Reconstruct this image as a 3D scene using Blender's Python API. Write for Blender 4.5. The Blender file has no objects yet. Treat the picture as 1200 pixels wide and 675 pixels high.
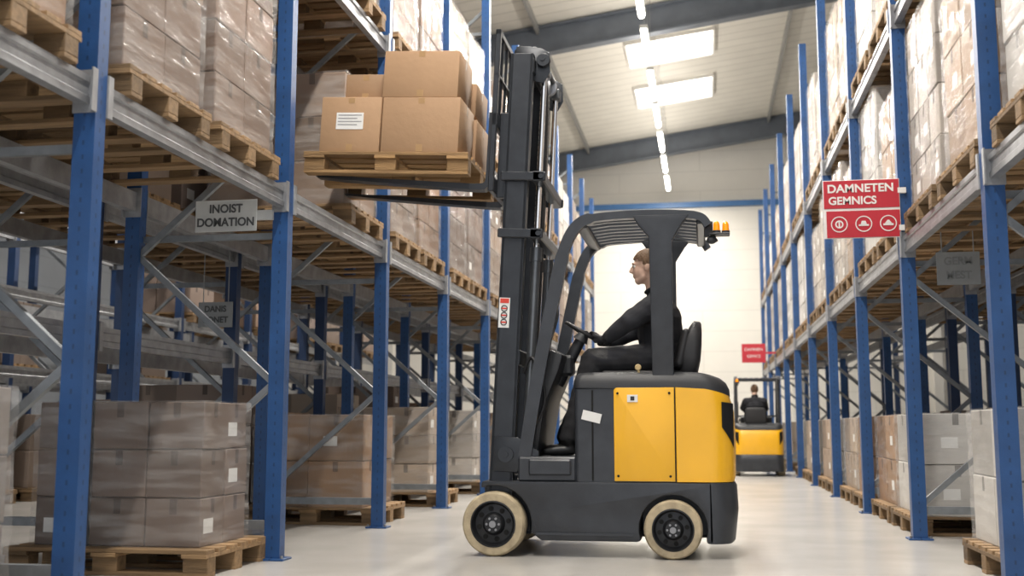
import bpy, bmesh, math, random
from mathutils import Vector, Matrix
random.seed(7)
sc = bpy.context.scene
COL = sc.collection
R = math.radians

# ------------------------------------------------------------------ materials
def mat(name, color, rough=.5, metal=0.0, noise=0.0, nscale=8, bump=0.0, bscale=60,
        stretch=(1, 1, 1), emis=0.0, alpha=1.0, objcol=False, tone=False, coat=0.0, extra=None):
    m = bpy.data.materials.new(name)
    m.use_nodes = True
    nt = m.node_tree
    N, L = nt.nodes, nt.links
    b = N['Principled BSDF']
    b.inputs['Roughness'].default_value = rough
    b.inputs['Metallic'].default_value = metal
    b.inputs['Coat Weight'].default_value = coat
    b.inputs['Alpha'].default_value = alpha
    tc = N.new('ShaderNodeTexCoord')
    mp = N.new('ShaderNodeMapping')
    mp.inputs['Scale'].default_value = stretch
    L.new(tc.outputs['Object'], mp.inputs['Vector'])
    rgb = N.new('ShaderNodeRGB')
    rgb.outputs[0].default_value = (*color, 1)
    cur = rgb.outputs[0]
    def mul(a, bsock, fac=1.0):
        x = N.new('ShaderNodeMixRGB'); x.blend_type = 'MULTIPLY'
        x.inputs[0].default_value = fac
        L.new(a, x.inputs[1]); L.new(bsock, x.inputs[2])
        return x.outputs[0]
    if objcol:
        oi = N.new('ShaderNodeObjectInfo')
        cur = mul(cur, oi.outputs['Color'])
    if tone:
        at = N.new('ShaderNodeAttribute'); at.attribute_name = 'tone'
        cur = mul(cur, at.outputs['Color'])
    if noise:
        n = N.new('ShaderNodeTexNoise'); n.inputs['Scale'].default_value = nscale
        n.inputs['Detail'].default_value = 5
        L.new(mp.outputs[0], n.inputs['Vector'])
        r = N.new('ShaderNodeMapRange')
        r.inputs[1].default_value = .3; r.inputs[2].default_value = .7
        r.inputs[3].default_value = 1 - noise; r.inputs[4].default_value = 1.0
        L.new(n.outputs['Fac'], r.inputs[0])
        cur = mul(cur, r.outputs[0])
    if extra:
        cur = extra(N, L, tc, cur, mul, b)
    L.new(cur, b.inputs['Base Color'])
    if bump:
        n2 = N.new('ShaderNodeTexNoise'); n2.inputs['Scale'].default_value = bscale
        n2.inputs['Detail'].default_value = 3
        L.new(mp.outputs[0], n2.inputs['Vector'])
        bp = N.new('ShaderNodeBump'); bp.inputs['Strength'].default_value = bump
        bp.inputs['Distance'].default_value = .02
        L.new(n2.outputs['Fac'], bp.inputs['Height'])
        L.new(bp.outputs[0], b.inputs['Normal'])
    if emis:
        b.inputs['Emission Color'].default_value = (*color, 1)
        b.inputs['Emission Strength'].default_value = emis
    return m

def slots(N, L, tc, cur, mul, b):
    sp = N.new('ShaderNodeSeparateXYZ'); L.new(tc.outputs['Object'], sp.inputs[0])
    def mth(op, a, v=None):
        x = N.new('ShaderNodeMath'); x.operation = op
        L.new(a, x.inputs[0])
        if v is not None:
            if isinstance(v, (int, float)): x.inputs[1].default_value = v
            else: L.new(v, x.inputs[1])
        return x.outputs[0]
    fz = mth('LESS_THAN', mth('FRACT', mth('MULTIPLY', sp.outputs[2], 16)), .33)
    ax = mth('LESS_THAN', mth('ABSOLUTE', sp.outputs[0]), .005)
    ay = mth('LESS_THAN', mth('ABSOLUTE', sp.outputs[1]), .005)
    h = mth('MULTIPLY', mth('MAXIMUM', ax, ay), fz)
    inv = mth('SUBTRACT', mth('MULTIPLY', h, -.45), -1.0)
    return mul(cur, inv)

def brickwork(N, L, tc, cur, mul, b):
    bt = N.new('ShaderNodeTexBrick')
    mp = N.new('ShaderNodeMapping'); mp.inputs['Rotation'].default_value = (R(90), 0, 0)
    L.new(tc.outputs['Object'], mp.inputs[0]); L.new(mp.outputs[0], bt.inputs['Vector'])
    bt.inputs['Color1'].default_value = (1, 1, 1, 1); bt.inputs['Color2'].default_value = (.98, .98, .98, 1)
    bt.inputs['Mortar'].default_value = (.87, .87, .87, 1)
    bt.inputs['Scale'].default_value = 1.0
    bt.inputs['Mortar Size'].default_value = .014
    bt.inputs['Brick Width'].default_value = 4.8; bt.inputs['Row Height'].default_value = .6
    return mul(cur, bt.outputs['Color'])

def ribs(N, L, tc, cur, mul, b):
    sp = N.new('ShaderNodeSeparateXYZ'); L.new(tc.outputs['Object'], sp.inputs[0])
    m1 = N.new('ShaderNodeMath'); m1.operation = 'MULTIPLY'; m1.inputs[1].default_value = 2.2
    L.new(sp.outputs[1], m1.inputs[0])
    f = N.new('ShaderNodeMath'); f.operation = 'FRACT'; L.new(m1.outputs[0], f.inputs[0])
    r = N.new('ShaderNodeMapRange'); r.inputs[1].default_value = 0; r.inputs[2].default_value = .18
    r.inputs[3].default_value = .72; r.inputs[4].default_value = 1
    L.new(f.outputs[0], r.inputs[0])
    return mul(cur, r.outputs[0])

def filmy(lo, hi):
    def f(N, L, tc, cur, mul, b):
        mp = N.new('ShaderNodeMapping'); mp.inputs['Scale'].default_value = (.8, .8, 4.2); mp.inputs['Rotation'].default_value = (R(12), R(8), 0)
        L.new(tc.outputs['Object'], mp.inputs[0])
        n = N.new('ShaderNodeTexNoise'); n.inputs['Scale'].default_value = 3.4; n.inputs['Detail'].default_value = 7
        n.inputs['Distortion'].default_value = .35
        L.new(mp.outputs[0], n.inputs['Vector'])
        r = N.new('ShaderNodeMapRange'); r.inputs[1].default_value = .42; r.inputs[2].default_value = .76
        r.inputs[3].default_value = lo; r.inputs[4].default_value = hi
        L.new(n.outputs['Fac'], r.inputs[0]); L.new(r.outputs[0], b.inputs['Alpha'])
        b.inputs['Specular IOR Level'].default_value = 1.0
        return cur
    return f

M_BLUE = mat('blue_rack_paint', (.018, .078, .235), .42, 0, .3, 6, .05, 90, extra=slots)
M_BLUE_SHADE = mat('blue_rack_paint_shaded', (.012, .040, .12), .5, 0, .3, 6)  # rack blue darkened; shade among the rear racks is put into the colour
M_GALV = mat('galvanised_steel', (.38, .39, .41), .42, .5, .3, 12, .05, 80)
M_GALVD = mat('dull_steel_brace', (.25, .27, .29), .5, .5, .3, 12)
M_WOOD = mat('pallet_wood', (.52, .34, .18), .75, 0, .45, 5, .35, 30, stretch=(.6, 6, 6), objcol=True, tone=True)
M_CARD = mat('cardboard', (1, 1, 1), .72, 0, .12, 3, .08, 25, objcol=True, tone=True)
M_FILM = mat('stretch_film', (.72, .70, .68), .13, 0, 0, 4, .6, 8, stretch=(.7, .7, 3.8), coat=.4, extra=filmy(.07, .38))
M_TAPE = mat('packing_tape', (.40, .25, .12), .3, 0, .1, 6)
M_STRAP = mat('dark_strap', (.05, .05, .055), .4)
M_LABEL = mat('white_label', (.74, .74, .72), .5, 0, .05, 10)
M_INK = mat('black_ink', (.02, .02, .022), .6)
M_GINK = mat('grey_ink', (.30, .30, .31), .6)
M_DINK = mat('dim_ink', (.07, .075, .08), .6)
M_REDINK = mat('red_ink', (.6, .05, .03), .5)
M_CONC = mat('concrete_floor', (.50, .485, .46), .24, 0, .2, 1.3, .05, 40)
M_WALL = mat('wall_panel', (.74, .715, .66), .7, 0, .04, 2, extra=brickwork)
M_WALLS = mat('side_wall_panel', (.24, .26, .29), .7, 0, .25, .6, extra=brickwork)  # base colour darkened to stand in for the shaded interior behind the racks
M_ROOF = mat('roof_sheet', (.64, .615, .555), .6, 0, .08, 2, extra=ribs)
M_RAFT = mat('rafter_steel', (.14, .16, .19), .5, .2, .2, 3)
M_PURL = mat('purlin_steel', (.28, .28, .27), .5, .2, .1, 3)
M_SKY = mat('skylight_panel', (1, .97, .91), .4, emis=6.0)
M_FRAME = mat('white_frame', (.66, .64, .60), .5)
M_BLUET = mat('blue_rail', (.05, .16, .38), .45, 0, .1, 4)
M_CHAR = mat('charcoal_paint', (.036, .040, .048), .36, .1, .3, 9, .06, 120)
M_CHAR2 = mat('charcoal_plastic', (.025, .027, .031), .5, 0, .2, 20, .1, 200)
M_MAST = mat('mast_steel', (.032, .036, .043), .34, .35, .3, 10)
M_CYL = mat('cylinder_steel', (.15, .16, .17), .3, .6, .2, 10)
M_CHROME = mat('chrome_rod', (.78, .79, .80), .18, 1.0)
M_CHAIN = mat('chain_steel', (.30, .29, .27), .4, .7, .5, 90)
M_YEL = mat('yellow_paint', (.86, .45, .012), .33, 0, .07, 5, .02, 60, coat=.3)
M_TYRE = mat('cream_tyre_rubber', (.50, .41, .27), .75, 0, .4, 14, .15, 60)
M_RIM = mat('black_rim', (.02, .021, .024), .4, .3, .2, 15)
M_HOLE = mat('dark_hole', (.004, .004, .004), .9)
M_BOLT = mat('bolt_steel', (.28, .28, .29), .35, .8)
M_SEAT = mat('black_vinyl', (.018, .018, .02), .5, 0, .2, 30, .05, 90)
M_AMBER = mat('amber_lens', (1, .32, .0), .15, 0, emis=.2, coat=.5)
M_GOLD = mat('brass_knob', (.50, .37, .18), .5, .1)
M_SIGNR = mat('sign_red', (.46, .016, .032), .45, 0, .08, 6)
M_SIGNW = mat('sign_white', (.74, .73, .71), .5, 0, .05, 6)
M_SIGNG = mat('sign_grey', (.56, .58, .58), .5, 0, .15, 8)
M_SKIN = mat('skin', (.76, .50, .38), .5, 0, .08, 20)
M_HAIR = mat('brown_hair', (.20, .115, .062), .6, 0, .45, 60, .5, 150, stretch=(1, 1, .3))
M_JACK = mat('black_jacket', (.020, .021, .027), .85, 0, .3, 10, .12, 30)
M_TROU = mat('black_trousers', (.020, .020, .023), .85, 0, .3, 10, .12, 30)
M_SHOE = mat('black_shoe', (.01, .01, .01), .4)
M_LAMPW = mat('lamp_housing', (.7, .7, .68), .4)
M_TUBE = mat('lamp_tube', (1, .94, .84), .4, emis=30)

# ------------------------------------------------------------------ mesh tools
class MB:
    def __init__(s, M=None):
        s.bm = bmesh.new(); s.tl = s.bm.loops.layers.color.new('tone'); s.M = M or Matrix()
    def add(s, tb, M=None, mi=0, tone=1.0, ang=.6):
        bmesh.ops.recalc_face_normals(tb, faces=tb.faces)
        T = s.M @ M if M is not None else s.M
        vm = {v: s.bm.verts.new(T @ v.co) for v in tb.verts}
        for f in tb.faces:
            try: nf = s.bm.faces.new([vm[v] for v in f.verts])
            except ValueError: continue
            nf.smooth = True; nf.material_index = mi
            for l in nf.loops: l[s.tl] = (tone, tone, tone, 1)
        for e in tb.edges:
            if len(e.link_faces) != 2 or e.calc_face_angle(0) > ang:
                ne = s.bm.edges.get((vm[e.verts[0]], vm[e.verts[1]]))
                if ne: ne.smooth = False
        tb.free()
    def box(s, x0, x1, y0, y1, z0, z1, bev=0, seg=1, mi=0, tone=1.0, M=None):
        tb = bmesh.new()
        bmesh.ops.create_cube(tb, size=1, matrix=Matrix.Translation(((x0+x1)/2, (y0+y1)/2, (z0+z1)/2)) @
                              Matrix.Diagonal((abs(x1-x0), abs(y1-y0), abs(z1-z0), 1)))
        if bev: bmesh.ops.bevel(tb, geom=list(tb.edges), offset=bev, segments=seg, affect='EDGES', profile=.5)
        s.add(tb, M, mi, tone)
    def cyl(s, p0, p1, r0, r1=None, seg=16, mi=0, bev=0):
        r1 = r0 if r1 is None else r1
        p0, p1 = Vector(p0), Vector(p1); d = p1 - p0
        tb = bmesh.new()
        M = Matrix.Translation((p0+p1)/2) @ d.to_track_quat('Z', 'Y').to_matrix().to_4x4()
        bmesh.ops.create_cone(tb, cap_ends=True, segments=seg, radius1=r0, radius2=r1, depth=d.length, matrix=M)
        if bev:
            es = [e for e in tb.edges if e.calc_face_angle(0) > 1]
            bmesh.ops.bevel(tb, geom=es, offset=bev, segments=2, affect='EDGES', profile=.5)
        s.add(tb, None, mi)
    def ell(s, c, r, mi=0, seg=20, rot=None):
        tb = bmesh.new()
        M = Matrix.Translation(c) @ (rot or Matrix()) @ Matrix.Diagonal((*r, 1))
        bmesh.ops.create_uvsphere(tb, u_segments=seg, v_segments=max(8, seg//2), radius=1, matrix=M)
        s.add(tb, None, mi)
    def tcap(s, p0, p1, r0, r1, sy=1.0, seg=16, mi=0):
        p0, p1 = Vector(p0), Vector(p1)
        cy = (p0.y+p1.y)/2
        S = Matrix.Translation((0, cy, 0)) @ Matrix.Diagonal((1, sy, 1, 1)) @ Matrix.Translation((0, -cy, 0))
        old = s.M; s.M = old @ S
        s.cyl(p0, p1, r0, r1, seg, mi); s.ell(p0, (r0,)*3, mi, seg); s.ell(p1, (r1,)*3, mi, seg)
        s.M = old
    def prism(s, poly, a0, a1, axis='Y', bev=0, seg=2, mi=0, edgesel=None):
        tb = bmesh.new()
        def P(p, a):
            return {'Y': (p[0], a, p[1]), 'Z': (p[0], p[1], a), 'X': (a, p[0], p[1])}[axis]
        A = [tb.verts.new(P(p, a0)) for p in poly]; B = [tb.verts.new(P(p, a1)) for p in poly]
        n = len(poly)
        tb.faces.new(A); tb.faces.new(B[::-1])
        for i in range(n): tb.faces.new((A[i], A[(i+1) % n], B[(i+1) % n], B[i]))
        bmesh.ops.recalc_face_normals(tb, faces=tb.faces)
        if bev:
            es = [e for e in tb.edges if e.calc_face_angle(0) > .5 and (edgesel is None or edgesel(e))]
            bmesh.ops.bevel(tb, geom=es, offset=bev, segments=seg, affect='EDGES', profile=.5)
        s.add(tb, None, mi)
    def strip(s, path, th, y0, y1, mi=0):
        """flat bar of thickness th swept along an XZ path"""
        n = len(path); tb = bmesh.new(); rings = []
        for i, (x, z) in enumerate(path):
            a = path[max(0, i-1)]; b = path[min(n-1, i+1)]
            d = Vector((b[0]-a[0], b[1]-a[1])).normalized(); nx, nz = -d.y, d.x
            t = (th[i] if isinstance(th, (list, tuple)) else th)/2
            rings.append([tb.verts.new(c) for c in ((x+nx*t, y0, z+nz*t), (x+nx*t, y1, z+nz*t),
                                                    (x-nx*t, y1, z-nz*t), (x-nx*t, y0, z-nz*t))])
        for i in range(n-1):
            for k in range(4):
                tb.faces.new((rings[i][k], rings[i][(k+1) % 4], rings[i+1][(k+1) % 4], rings[i+1][k]))
        tb.faces.new(rings[0]); tb.faces.new(rings[-1][::-1])
        s.add(tb, None, mi)
    def tube(s, path, r, seg=10, mi=0, closed=False):
        pts = [Vector(p) for p in path]; n = len(pts); tb = bmesh.new(); rings = []
        up = Vector((0, 1, 0))
        for i, p in enumerate(pts):
            if closed: d = pts[(i+1) % n]-pts[i-1]
            else: d = pts[min(n-1, i+1)]-pts[max(0, i-1)]
            d.normalize()
            u = up - d*up.dot(d)
            if u.length < .1: u = Vector((1, 0, 0)) - d*d.x
            u.normalize(); w = d.cross(u); up = u
            rings.append([tb.verts.new(p + (u*math.cos(2*math.pi*k/seg)+w*math.sin(2*math.pi*k/seg))*r) for k in range(seg)])
        m = n if closed else n-1
        for i in range(m):
            a, b = rings[i], rings[(i+1) % n]
            for k in range(seg): tb.faces.new((a[k], a[(k+1) % seg], b[(k+1) % seg], b[k]))
        if not closed: tb.faces.new(rings[0]); tb.faces.new(rings[-1][::-1])
        s.add(tb, None, mi)
    def lathe(s, prof, c, seg=40, mi=0):
        """profile (r, y) turned about the Y axis through c"""
        tb = bmesh.new(); rings = []
        for r, y in prof:
            if r < 1e-5: rings.append([tb.verts.new((c[0], c[1]+y, c[2]))])
            else: rings.append([tb.verts.new((c[0]+r*math.cos(2*math.pi*k/seg), c[1]+y, c[2]+r*math.sin(2*math.pi*k/seg))) for k in range(seg)])
        for a, b in zip(rings, rings[1:]):
            for k in range(seg):
                k2 = (k+1) % seg
                if len(a) == 1 and len(b) == 1: continue
                if len(a) == 1: tb.faces.new((a[0], b[k2], b[k]))
                elif len(b) == 1: tb.faces.new((a[k], a[k2], b[0]))
                else: tb.faces.new((a[k], a[k2], b[k2], b[k]))
        s.add(tb, None, mi)
    def loft(s, secs, mi=0):
        tb = bmesh.new()
        rings = [[tb.verts.new(p) for p in sec] for sec in secs]
        n = len(rings[0])
        for a, b in zip(rings, rings[1:]):
            for k in range(n): tb.faces.new((a[k], a[(k+1) % n], b[(k+1) % n], b[k]))
        tb.faces.new(rings[0][::-1]); tb.faces.new(rings[-1])
        s.add(tb, None, mi)
    def mesh(s, name, mats, base=(0, 0, 0)):
        bmesh.ops.translate(s.bm, verts=s.bm.verts, vec=-Vector(base))
        me = bpy.data.meshes.new(name); s.bm.to_mesh(me); s.bm.free()
        for m in (mats if isinstance(mats, (list, tuple)) else [mats]): me.materials.append(m)
        return me
    def obj(s, name, mats, parent=None, base=(0, 0, 0), label=None, cat=None):
        me = s.mesh(name, mats, base)
        o = bpy.data.objects.new(name, me); COL.objects.link(o)
        if parent: o.parent = parent
        else: o.location = base
        if label: o['label'] = label
        if cat: o['category'] = cat
        return o

def rrect(z, x0, x1, y0, y1, rf, rr, n=6):
    pts = []
    for cx, cy, r, a0 in ((x1-rr, y0+rr, rr, -90), (x1-rr, y1-rr, rr, 0), (x0+rf, y1-rf, rf, 90), (x0+rf, y0+rf, rf, 180)):
        for k in range(n+1):
            a = R(a0+90*k/n); pts.append((cx+r*math.cos(a), cy+r*math.sin(a), z))
    return pts

def catmull(pts, n=6):
    out = []; P = [pts[0]]+list(pts)+[pts[-1]]
    for i in range(1, len(P)-2):
        for k in range(n):
            t = k/n; v = []
            for c in range(len(pts[0])):
                p0, p1, p2, p3 = P[i-1][c], P[i][c], P[i+1][c], P[i+2][c]
                v.append(.5*(2*p1+(p2-p0)*t+(2*p0-5*p1+4*p2-p3)*t*t+(3*p1-p0-3*p2+p3)*t**3))
            out.append(tuple(v))
    out.append(tuple(pts[-1]))
    return out

def empty(name, loc, label, cat, group=None):
    o = bpy.data.objects.new(name, None); COL.objects.link(o); o.location = loc
    o.empty_display_size = .2
    o['label'] = label; o['category'] = cat
    if group: o['group'] = group
    return o

def inst(name, me, loc, parent=None, label=None, cat=None, group=None, color=None, rot=None):
    o = bpy.data.objects.new(name, me); COL.objects.link(o); o.location = loc
    if parent: o.parent = parent
    if label: o['label'] = label
    if cat: o['category'] = cat
    if group: o['group'] = group
    if color: o.color = (*color, 1)
    if rot: o.rotation_euler = rot
    return o

def struct(o):
    o['kind'] = 'structure'; return o

def text(name, body, size, M, matl, parent, ext=.001, bold=0.0, sx=1.0):
    cu = bpy.data.curves.new(name, 'FONT'); cu.body = body; cu.size = size
    cu.extrude = ext; cu.offset = bold; cu.align_x = 'CENTER'; cu.align_y = 'CENTER'
    t = bpy.data.objects.new(name+'_tmp', cu); COL.objects.link(t)
    bpy.context.view_layer.update()
    me = bpy.data.meshes.new_from_object(t.evaluated_get(bpy.context.evaluated_depsgraph_get()))
    bpy.data.objects.remove(t)
    me.transform(M @ Matrix.Rotation(R(90), 4, 'X') @ Matrix.Diagonal((sx, 1, 1, 1)))
    me.materials.clear(); me.materials.append(matl)
    o = bpy.data.objects.new(name, me); COL.objects.link(o)
    o.parent = parent
    return o

# ------------------------------------------------------------------ building shell
def roofz(x): return 9.50+.135*x
XL, XR, YN, YF = -13.0, 10.0, -5.0, 33.0
b = MB(); b.box(XL-.2, XR+.2, YN, YF+.2, -.2, 0); struct(b.obj('floor', M_CONC))
b = MB(); b.prism([(XL-.2, 0), (XR+.2, 0), (XR+.2, roofz(XR+.2)), (XL-.2, roofz(XL-.2))], YF, YF+.2)
struct(b.obj('wall_back', M_WALL))
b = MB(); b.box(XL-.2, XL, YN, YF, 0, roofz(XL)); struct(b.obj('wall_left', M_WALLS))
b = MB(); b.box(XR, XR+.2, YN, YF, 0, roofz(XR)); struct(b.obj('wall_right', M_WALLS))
sky = [(-1.55, .35, 23.9, 25.5), (-1.55, .35, 27.2, 28.9)]
b = MB()
b.prism([(XL-.2, roofz(XL-.2)), (XR+.2, roofz(XR+.2)), (XR+.2, roofz(XR+.2)+.12), (XL-.2, roofz(XL-.2)+.12)], YN, YF+.2)
struct(b.obj('ceiling', M_ROOF))
tn = 0
def trim(bld, m):
    global tn
    tn += 1
    struct(bld.obj('trim_%d' % tn, m))
for i, (x0, x1, y0, y1) in enumerate(sky):
    b = MB()
    zs = lambda x: roofz(x)-.03
    b.prism([(x0, zs(x0)-.02), (x1, zs(x1)-.02), (x1, zs(x1)), (x0, zs(x0))], y0, y1, mi=0)
    for ya in (y0-.05, y1): b.prism([(x0-.05, zs(x0)-.06), (x1+.05, zs(x1)-.06), (x1+.05, zs(x1)+.02), (x0-.05, zs(x0)+.02)], ya, ya+.05, mi=1)
    for xa in (x0-.05, x1): b.prism([(xa, zs(xa)-.06), (xa+.05, zs(xa)-.06), (xa+.05, zs(xa)+.02), (xa, zs(xa)+.02)], y0, y1, mi=1)
    struct(b.obj('window_%d' % (i+1), [M_SKY, M_FRAME]))
for y in (12.0, 22.0, 32.3):
    b = MB()
    for (a0, a1, w) in ((-.62, -.58, .12), (-.58, -.06, .02), (-.06, -.02, .12)):
        b.prism([(XL, roofz(XL)+a0), (XR, roofz(XR)+a0), (XR, roofz(XR)+a1), (XL, roofz(XL)+a1)], y-w, y+w)
    trim(b, M_RAFT)
x = XL+1.0
while x < XR:
    if not (-1.7 < x < .5):
        b = MB(); b.box(x-.03, x+.03, YN, YF, roofz(x)-.17, roofz(x)); trim(b, M_PURL)
    x += 1.75
b = MB(); b.box(XL, XR, YF-.12, YF, 7.30, 7.46); trim(b, M_BLUET)
for x in (-9.5, -4.5, 2.6, 6.5):
    b = MB(); b.box(x-.12, x+.12, YF-.2, YF, 0, roofz(x)-.6); trim(b, M_FRAME)

# ------------------------------------------------------------------ lamps
mb = MB(); mb.box(-.07, .07, -.85, .85, .03, .10, .01); LH = mb.mesh('linear_lamp', M_LAMPW)
mb = MB(); mb.cyl((0, -.82, .015), (0, .82, .015), .05, seg=12); LT = mb.mesh('lamp_tube', M_TUBE)
def lamp(x, y, z, power):
    o = inst('linear_lamp', LH, (x, y, z), label='slim white linear lamp with glowing tube hanging from the roof', cat='ceiling lamp', group='linear lamps under the roof')
    inst('lamp_tube', LT, (0, 0, 0), o)
    top = roofz(x)-z-.02
    for yy in (-.6, .6):
        m = MB(); m.cyl((0, yy, .1), (0, yy, top), .006, seg=6)
        m.obj('suspension_cable', M_BOLT, o)
    for up in (0, 1):
        li = bpy.data.lights.new('lamp_glow', 'AREA'); li.shape = 'RECTANGLE'; li.size = .14; li.size_y = 1.6
        li.energy = min(power, 200)*.15 if up else power; li.color = (1, .94, .86)
        lo = bpy.data.objects.new('lamp_glow', li); COL.objects.link(lo); lo.parent = o; lo.location = (0, 0, .105 if up else -.04)
        if up: lo.rotation_euler = (math.pi, 0, 0)  # upward light added to brighten the ceiling and upper wall
y = 1.0
while y < 32:
    lamp(-.9, y, 7.6, 215 if y < 14 else (240 if y < 22 else 200))
    y += 2.3
for y in (4, 11, 18, 25):
    lamp(-6.3, y, 7.2, 210)
for y in (5, 13, 22):
    lamp(5.3, y, 7.8, 140)

w = bpy.data.worlds.new('World'); sc.world = w; w.use_nodes = True
w.node_tree.nodes['Background'].inputs[0].default_value = (.92, .95, 1, 1)
w.node_tree.nodes['Background'].inputs[1].default_value = 1.3

# ------------------------------------------------------------------ pallets
def pallet_mesh(Lx, Wy):
    m = MB(); rnd = random.Random(3)
    t = .022; bw = .145
    hx, hy = Lx/2, Wy/2
    ys = [-hy+bw/2, 0, hy-bw/2]
    xs = [-hx+bw/2, 0, hx-bw/2]
    for y in ys: m.box(-hx, hx, y-.05, y+.05, 0, t, .002, tone=rnd.uniform(.75, 1))
    for x in xs:
        for y in ys: m.box(x-bw/2, x+bw/2, y-.05, y+.05, t, t+.078, .003, tone=rnd.uniform(.6, .9))
        m.box(x-bw/2, x+bw/2, -hy, hy, t+.078, t+.1, .002, tone=rnd.uniform(.7, 1))
    n = 7 if Wy > .9 else 6
    for i in range(n):
        y = -hy+.055+(Wy-.11)*i/(n-1)
        m.box(-hx, hx, y-.052, y+.052, t+.1, .144, .002, tone=rnd.uniform(.75, 1))
    return m.mesh('wooden_pallet', M_WOOD)
PM = {'s': pallet_mesh(1.2, .86), 'w': pallet_mesh(1.2, 1.02), 'load': pallet_mesh(1.14, .98)}

# ------------------------------------------------------------------ wrapped stacks
def stack_mesh(w, d, h, nx, ny, nz, seed):
    m = MB(); rnd = random.Random(seed)
    for k in range(nz):
        for i in range(nx):
            for j in range(ny):
                if 0 < i < nx-1 and 0 < j < ny-1: continue
                jx, jy = rnd.uniform(-.005, .005), rnd.uniform(-.005, .005)
                x0 = -w/2+w*i/nx; y0 = -d/2+d*j/ny
                m.box(x0+.003+jx, x0+w/nx-.003+jx, y0+.003+jy, y0+d/ny-.003+jy, h*k/nz+(.001 if k else 0), h*(k+1)/nz-.004, .005,
                      tone=rnd.uniform(.78, 1))
                if 1 < nz < 5:
                    zt0, zt1 = h*(k+1)/nz-.09, h*(k+1)/nz-.007
                    zl = h*(k+.45)/nz
                    if i in (0, nx-1):
                        xo = (x0+.003+jx) if i == 0 else (x0+w/nx-.003+jx); yc = y0+d/ny/2+jy
                        m.box(xo-.001, xo+.001, yc-.022, yc+.022, zt0, zt1, tone=.62)
                        if rnd.random() < .3: m.box(xo-.0015, xo+.0015, yc-.11, yc+.01, zl-.05, zl+.03, mi=1)
                    if j in (0, ny-1):
                        yo = (y0+.003+jy) if j == 0 else (y0+d/ny-.003+jy); xc = x0+w/nx/2+jx
                        m.box(xc-.022, xc+.022, yo-.001, yo+.001, zt0, zt1, tone=.62)
                        if rnd.random() < .2: m.box(xc-.11, xc+.01, yo-.0015, yo+.0015, zl-.05, zl+.03, mi=1)
    return m.mesh('wrapped_carton_stack', [M_CARD, M_LABEL])
def film_mesh(w, d, h, seed):
    rnd = random.Random(seed)
    tb = bmesh.new(); bmesh.ops.create_cube(tb, size=1, matrix=Matrix.Translation((0, 0, h/2)) @ Matrix.Diagonal((w+.03, d+.03, h+.006, 1)))
    bmesh.ops.subdivide_edges(tb, edges=tb.edges, cuts=9, use_grid_fill=True)
    for v in tb.verts:
        if v.co.z > .03 and v.co.z < h-.03:
            v.co += Vector((rnd.uniform(-.004, .004), rnd.uniform(-.004, .004), 0))
    m = MB(); m.add(tb, ang=.9)
    return m.mesh('stretch_film', M_FILM)
KIND = {}
def kind(key, *a):
    KIND[key] = (stack_mesh(*a, seed=len(KIND)), film_mesh(a[0], a[1], a[2], len(KIND)), a)
kind('a', 1.08, .80, 1.18, 3, 2, 4); kind('b', 1.06, .78, 1.02, 2, 2, 3); kind('c', 1.08, .82, 1.28, 3, 2, 3); kind('d', 1.06, .80, .80, 2, 2, 2)
kind('A', 1.06, .96, 1.35, 3, 3, 4); kind('B', 1.06, .90, 1.12, 2, 2, 3); kind('C', 1.06, .97, 1.42, 2, 3, 4); kind('D', 1.04, .92, .86, 2, 2, 3)
kind('g1', 1.0, .60, .80, 3, 2, 3); kind('g2', .95, .86, .76, 2, 2, 2); kind('g3', .95, .84, .86, 2, 2, 3); kind('g0', 1.0, .82, .82, 3, 2, 3)
kind('gr', 1.05, 1.0, .76, 2, 2, 2)
TAUPE = [(.20, .13, .09), (.24, .155, .11), (.19, .125, .095), (.27, .185, .13), (.29, .165, .09)]
PALE = [(.48, .43, .38), (.42, .33, .25), (.60, .58, .55), (.37, .25, .16)]
BROWN = [(.36, .21, .11), (.33, .19, .10)]
def cname(c):
    if c[0] > .44: return 'pale cream'
    if c[0]-c[2] > .19: return 'brown cardboard'
    return 'taupe grey'
def load(x, y, z, k, color, pk, where, film=True, pal=True):
    g = 'pallets ' + where
    if pal:
        s = random.uniform(.8, 1.05)
        inst('wooden_pallet', PM[pk], (x, y, z), label='pale timber pallet with gaps between boards ' + where, cat='pallet', group=g, color=(s, s*.97, s*.92))
        z += .1445
    sm, fm, a = KIND[k]
    if not film: color = tuple(c*.8+.08 for c in color)
    o = inst('wrapped_carton_stack', sm, (x, y, z), label='%s cartons in clear stretch film %s' % (cname(color), where),
             cat='stacked boxes', group='carton stacks ' + where, color=color)
    if film: inst('stretch_film', fm, (0, 0, 0), o)
    return o

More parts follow.
